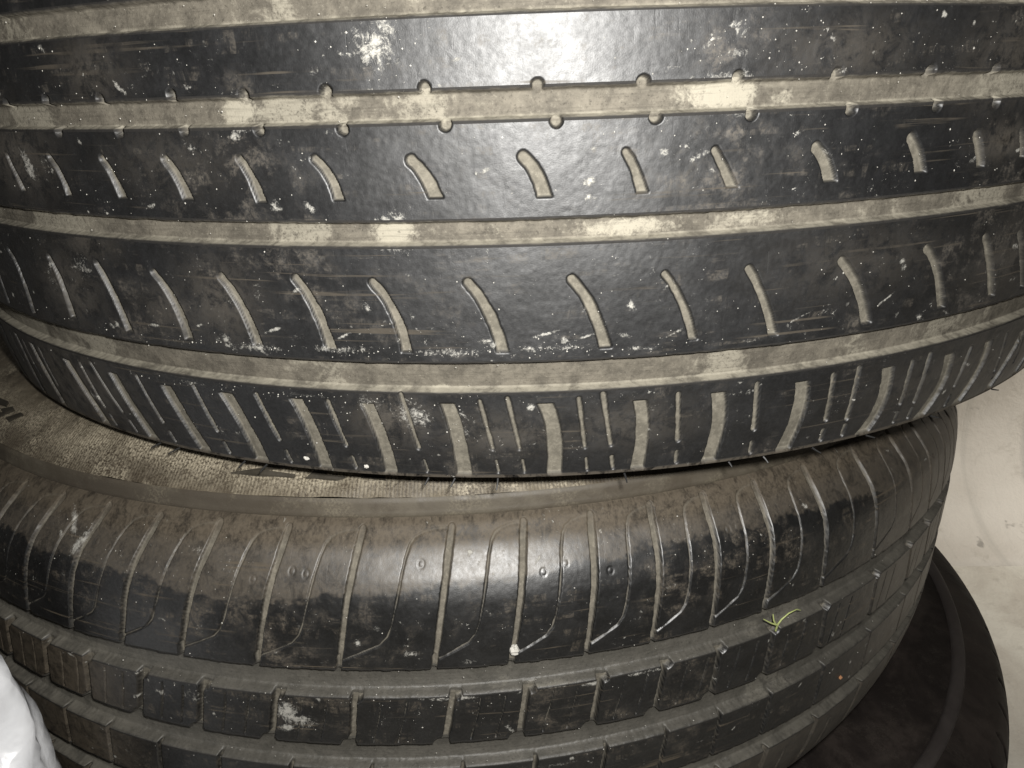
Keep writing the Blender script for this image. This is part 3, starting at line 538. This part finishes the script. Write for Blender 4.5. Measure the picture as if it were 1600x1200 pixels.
# raised lettering on the sidewall: flat smooth bars, given as [theta, r] outlines in the sidewall plane
def letter(T, parent, poly, zf, mat):
    vs = []; fs = []; n = len(poly)
    for h in (-.0006, .0007):
        for t, r in poly: vs.append(tuple(T.local(np.array(t), r, zf(r)+h)))
    fs.append(tuple(range(n, 2*n)))
    for i in range(n): fs.append((i, (i+1) % n, n+(i+1) % n, n+i))
    me = bpy.data.meshes.new('lettering'); me.from_pydata(vs, [], fs); me.materials.append(mat)
    for nm in ('groove', 'smear'): me.attributes.new(nm, 'FLOAT', 'POINT')
    at = me.attributes.new('tc', 'FLOAT_VECTOR', 'POINT'); at.data.foreach_set('vector', np.array(vs, np.float32).reshape(-1))
    o = bpy.data.objects.new('lettering', me); COL.objects.link(o); o.parent = parent
_p = np.array([(-.0210, -.1395), (-.030, -.1310), (-.040, -.1245), (-.055, -.1195), (-.070, -.119), (-.085, -.123)]); _s = np.r_[0, np.cumsum(np.hypot(*np.diff(_p, axis=0).T))]; _q = np.linspace(0, _s[-1], 200)
_r = R2+pchip(_s, _p[:, 0], _q); _z = pchip(_s, _p[:, 1], _q)
ZS = lambda r: float(np.interp(r, _r[::-1], _z[::-1]))
for poly in [[(-0.1914, 0.2791), (-0.1394, 0.2768), (-0.1144, 0.2766), (-0.1494, 0.2779), (-0.1064, 0.2787), (-0.1074, 0.2794), (-0.1614, 0.2793)], [(-0.0923, 0.2795), (-0.0843, 0.2776), (-0.0713, 0.2777), (-0.0653, 0.2787), (-0.0433, 0.279), (-0.0543, 0.2797)], [(-0.0253, 0.2783), (0.0037, 0.2789), (0.0057, 0.2797), (-0.0233, 0.2791)], [(-0.7337, 0.2736), (-0.6817, 0.2727), (-0.6767, 0.2742), (-0.7167, 0.275)], [(-0.6827, 0.2759), (-0.6567, 0.2735), (-0.6457, 0.2739), (-0.6617, 0.2764)], [(-0.6487, 0.2774), (-0.6217, 0.274), (-0.6107, 0.2742), (-0.6347, 0.2777)], [(-0.6837, 0.2775), (-0.6677, 0.2763), (-0.6597, 0.2766), (-0.6707, 0.2782)]]:
    letter(T2, tyre2, poly, ZS, LETTER)


# ================================================================== TYRE 3 (bottom, mostly in shade)
t3z = [(-.340, -.0300), (-.345, -.018), (-.352, -.0085), (-.362, -.003), (-.375, 0), (-.45, .001), (-.52, -.002), (-.54, -.010), (-.549, -.022)]
E3 = [-.340, -.3745, -.3855, -.415, -.426, -.474, -.485, -.515, -.526, -.549]
th3 = thetas(math.radians(110), .005); zr3 = np.unique(np.concatenate([rows(a, b, .0012) for a, b in zip(E3[:-1], E3[1:])]).round(9))[::-1]
H = Field(th3, zr3, R3, 31); H.nf = int(np.argmax(np.diff(th3) > .02))+1 if (np.diff(th3) > .02).any() else len(th3)
for a, b in ((E3[1], E3[2]), (E3[3], E3[4]), (E3[5], E3[6]), (E3[7], E3[8])): cut_ring(H, a-.0006, b+.0006, .006, wall=.0016)
for i in range(48):
    t = -1.8+i*.078; H.stroke([[t, -.352], [t-.008, -.372]], .0030, .003, wall=.0012); H.stroke([[t, -.53], [t-.008, -.545]], .0030, .003, wall=.0012)
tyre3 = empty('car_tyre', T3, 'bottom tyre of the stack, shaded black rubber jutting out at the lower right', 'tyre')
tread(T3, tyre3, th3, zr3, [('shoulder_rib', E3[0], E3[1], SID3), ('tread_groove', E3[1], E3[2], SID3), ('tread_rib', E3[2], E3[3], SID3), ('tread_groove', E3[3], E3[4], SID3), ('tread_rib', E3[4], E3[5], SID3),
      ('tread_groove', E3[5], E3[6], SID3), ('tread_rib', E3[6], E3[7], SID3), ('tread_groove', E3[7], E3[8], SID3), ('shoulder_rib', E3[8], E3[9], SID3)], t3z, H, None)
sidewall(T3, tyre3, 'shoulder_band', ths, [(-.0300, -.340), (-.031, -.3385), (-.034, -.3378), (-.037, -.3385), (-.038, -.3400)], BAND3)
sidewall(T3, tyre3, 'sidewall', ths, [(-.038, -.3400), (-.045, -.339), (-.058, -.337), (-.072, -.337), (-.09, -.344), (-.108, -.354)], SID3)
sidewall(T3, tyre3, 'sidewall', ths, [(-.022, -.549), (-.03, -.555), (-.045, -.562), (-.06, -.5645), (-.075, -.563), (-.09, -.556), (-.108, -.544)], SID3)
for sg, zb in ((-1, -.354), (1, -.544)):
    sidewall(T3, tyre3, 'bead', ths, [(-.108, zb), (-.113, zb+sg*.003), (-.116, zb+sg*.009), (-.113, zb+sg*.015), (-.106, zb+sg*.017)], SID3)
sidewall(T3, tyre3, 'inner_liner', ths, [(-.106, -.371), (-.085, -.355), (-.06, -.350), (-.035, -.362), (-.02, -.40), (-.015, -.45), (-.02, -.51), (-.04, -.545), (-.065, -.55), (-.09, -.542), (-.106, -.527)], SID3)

# ================================================================== SMALL THINGS
def mesh_obj(name, vs, fs, mat, smooth=True, label=None, cat=None, kind=None, loc=None):
    if loc is not None: vs = [tuple(Vector(v)-Vector(loc)) for v in vs]
    me = bpy.data.meshes.new(name); me.from_pydata([tuple(v) for v in vs], [], fs); me.materials.append(mat)
    if smooth:
        for p in me.polygons: p.use_smooth = True
    o = bpy.data.objects.new(name, me); COL.objects.link(o)
    if loc is not None: o.location = loc
    if label: o['label'] = label
    if cat: o['category'] = cat
    if kind: o['kind'] = kind
    return o
def simple(name, col, rough=.6, sss=0, nscale=900, amt=.4):
    k = NT(name); g = k.n('ShaderNodeTexCoord').outputs['Object']; n = k.noise(g, nscale, 4, .7)
    c = k.mix(k.ramp(n, .3, .7, 0, amt), col, tuple(x*.55 for x in col))
    return k.out(c, rough, k.bump(n, .4, .0004), .4)
CHALK = simple('white_plaster_crumb', (.40, .385, .35), .8); RUST = simple('orange_crumb', (.40, .20, .10), .7)
GREEN = simple('dry_green_stem', (.34, .38, .15), .5)

def crumb(name, p, size, mat, label, cat, seed, flat=1.0):
    rg = random.Random(seed); vs = []; fs = []; n1, n2 = 7, 9
    for i in range(n1+1):
        ph = math.pi*i/n1
        for j in range(n2):
            a = 2*math.pi*j/n2; r = size*(1+rg.uniform(-.32, .32))
            vs.append((p[0]+r*math.sin(ph)*math.cos(a), p[1]+r*math.sin(ph)*math.sin(a)*flat, p[2]+r*math.cos(ph)*.8))
    for i in range(n1):
        for j in range(n2): fs.append((i*n2+j, i*n2+(j+1) % n2, (i+1)*n2+(j+1) % n2, (i+1)*n2+j))
    return mesh_obj(name, vs, fs, mat, False, label, cat, loc=p)
def on(T, prof, t, z, lift=0.0):
    xs = [p[0] for p in prof][::-1]; ys = [p[1] for p in prof][::-1]
    return tuple(T.world(np.array([t]), T.R+float(pchip(xs, ys, np.array([z]))[0])+lift, z)[0])
crumb('plaster_crumb', on(T2, prof2, .149, -.1870, -.0002), .0017, CHALK, 'white crumb lodged at the foot of a shoulder sipe on the middle tyre', 'crumb', 3)
crumb('orange_crumb', on(T2, prof2, .6467, -.2483, .0001), .0009, RUST, 'tiny orange crumb on the right side of the middle tyre', 'crumb', 5)
crumb('plaster_flake', on(T1, prof1, -.1537, -.1026, .0), .0008, CHALK, 'right one of two white flakes near the lower edge of the top tyre', 'flake', 7, .5)
crumb('plaster_flake', on(T1, prof1, -.2163, -.1013, .0), .0009, CHALK, 'left one of two white flakes near the lower edge of the top tyre', 'flake', 8, .5)
def grit(name, T, prof, spots, n, seed, label):
    rg = random.Random(seed); vs = []; fs = []
    for i in range(n):
        t, z, st, sz = spots[rg.randrange(len(spots))]
        t = rg.gauss(t, st); z = rg.gauss(z, sz)
        if not (prof[-1][0]+.004 < z < prof[0][0]-.004): continue
        p = Vector(on(T, prof, t, z, .00002)); s = .00006+abs(rg.gauss(0, .00009)); b = len(vs)
        if s > .0003: s = .0002
        for d in ((1, 0, 0), (-1, 0, 0), (0, 1, 0), (0, -1, 0), (0, 0, 1), (0, 0, -1)):
            vs.append(p+Vector(d)*s*rg.uniform(.5, 1.5))
        for f in ((0, 2, 4), (2, 1, 4), (1, 3, 4), (3, 0, 4), (2, 0, 5), (1, 2, 5), (3, 1, 5), (0, 3, 5)): fs.append(tuple(b+q for q in f))
    o = mesh_obj(name, vs, fs, CHALK, False, label, 'grit', 'stuff'); return o
SP1 = [(-.30, -.0635, .10, .0014), (-.10, -.0635, .08, .0014), (.06, -.0635, .07, .0014), (-.25, -.0790, .12, .0010), (.16, .011, .06, .006), (.25, .010, .12, .007), (-.10, .011, .02, .006), (-.30, .006, .15, .008), (-.1, -.084, .05, .006), (.2, -.052, .12, .008), (-.2, -.05, .15, .008), (.2, -.015, .15, .008), (-.3, -.018, .15, .008), (-.1, -.09, .25, .007)]
grit('grit', T1, prof1, SP1, 800, 5, 'white grains of grit scattered over the top tyre tread')
SP2 = [(0, -.17, .3, .012), (.1, -.20, .25, .004), (.0, -.213, .25, .007), (.2, -.235, .3, .004), (-.1, -.205, .15, .003), (-.3, -.16, .12, .006), (.35, -.165, .15, .01)]
grit('grit', T2, prof2, SP2, 420, 6, 'white grains of grit scattered over the middle tyre tread')

# dry curled sprig
def tube(pts, rads, n=6):
    vs = []; fs = []; P = [Vector(p) for p in pts]
    for i, p in enumerate(P):
        d = (P[min(i+1, len(P)-1)]-P[max(i-1, 0)]).normalized(); a = d.cross(Vector((.3, .9, .2))).normalized(); b = d.cross(a)
        for j in range(n): vs.append(p+a*rads[i]*math.cos(2*math.pi*j/n)+b*rads[i]*math.sin(2*math.pi*j/n))
    for i in range(len(P)-1):
        for j in range(n): fs.append((i*n+j, i*n+(j+1) % n, (i+1)*n+(j+1) % n, (i+1)*n+j))
    return vs, fs
base = Vector(on(T2, prof2, .5, -.2010, -.001))
SV = []; SF = []
for L in ([(0.4859, -0.2035, 0.0), (0.482, -0.1994, 0.0015), (0.485, -0.1969, 0.0022), (0.4948, -0.1951, 0.0025), (0.5101, -0.1953, 0.002), (0.5214, -0.1976, 0.001)], [(0.4821, -0.1996, 0.0015), (0.4709, -0.1976, 0.0015), (0.4597, -0.1951, 0.001)], [(0.4798, -0.1991, 0.0012), (0.4735, -0.1965, 0.0018), (0.4723, -0.1939, 0.0015)]):
    pts = [on(T2, prof2, t, z, h) for t, z, h in L]
    a, b = tube(pts, [.00042-.00022*i/(len(pts)-1) for i in range(len(pts))]); n0 = len(SV); SV += a; SF += [tuple(q+n0 for q in f) for f in b]
mesh_obj('dry_sprig', SV, SF, GREEN, True, 'tiny curled yellow green sprig stuck in the groove of the middle tyre', 'sprig', loc=tuple(base))


# crumpled white plastic bag standing on the floor beside the stack
k = NT('white_bag_plastic'); g = k.n('ShaderNodeTexCoord').outputs['Object']
n1 = k.voro(k.scale(g, 1, 1, .7), 38)
k.put(k.b.inputs['Subsurface Weight'], .15); k.b.inputs['Subsurface Radius'].default_value = (.01, .01, .01)
BAG = k.out(k.mix(k.ramp(n1, .3, .7), (.46, .465, .48), (.52, .525, .54)), .32, k.bump(k.math('ADD', n1, k.noise(g, 60, 3, .5)), .5, .004), .5)
vs = []; fs = []; n1, n2 = 130, 150
ii, jj = np.meshgrid(np.arange(n1+1), np.arange(n2), indexing='ij')
hh = ii/n1; aa = 2*np.pi*jj/n2
prof = np.sqrt(np.clip(1-np.clip((hh-.72)/.28, 0, 1)**2.4, 0, 1))*(.93+.1*np.sin(hh*3.1))
ridge = lambda X, Y, s: 1-abs(vnoise(X, Y, s))*2
w = .012*vnoise(np.cos(aa)*3+hh*9, np.sin(aa)*3+hh*7, 4)+.007*ridge(np.cos(aa)*4+hh*13, np.sin(aa)*4-hh*11, 8)+.0022*ridge(np.cos(aa)*10+hh*30, np.sin(aa)*10-hh*24, 15)
rx = .083*prof+w*prof; ry = .062*prof+w*prof*.6
X = -.2570+rx*np.cos(aa); Y = .150+ry*np.sin(aa); Z = np.clip((.003+hh*.475)+w*.4, .002, 1)
vs = np.stack([X, Y, Z], -1).reshape(-1, 3).tolist()
for i in range(n1):
    for j in range(n2): fs.append((i*n2+j, i*n2+(j+1) % n2, (i+1)*n2+(j+1) % n2, (i+1)*n2+j))
fs.append(tuple(range(n2-1, -1, -1)))
mesh_obj('plastic_bag', vs, fs, BAG, True, 'crumpled white plastic bag beside the stacked tyres at the lower left', 'bag', loc=(-.2465, .150, 0))
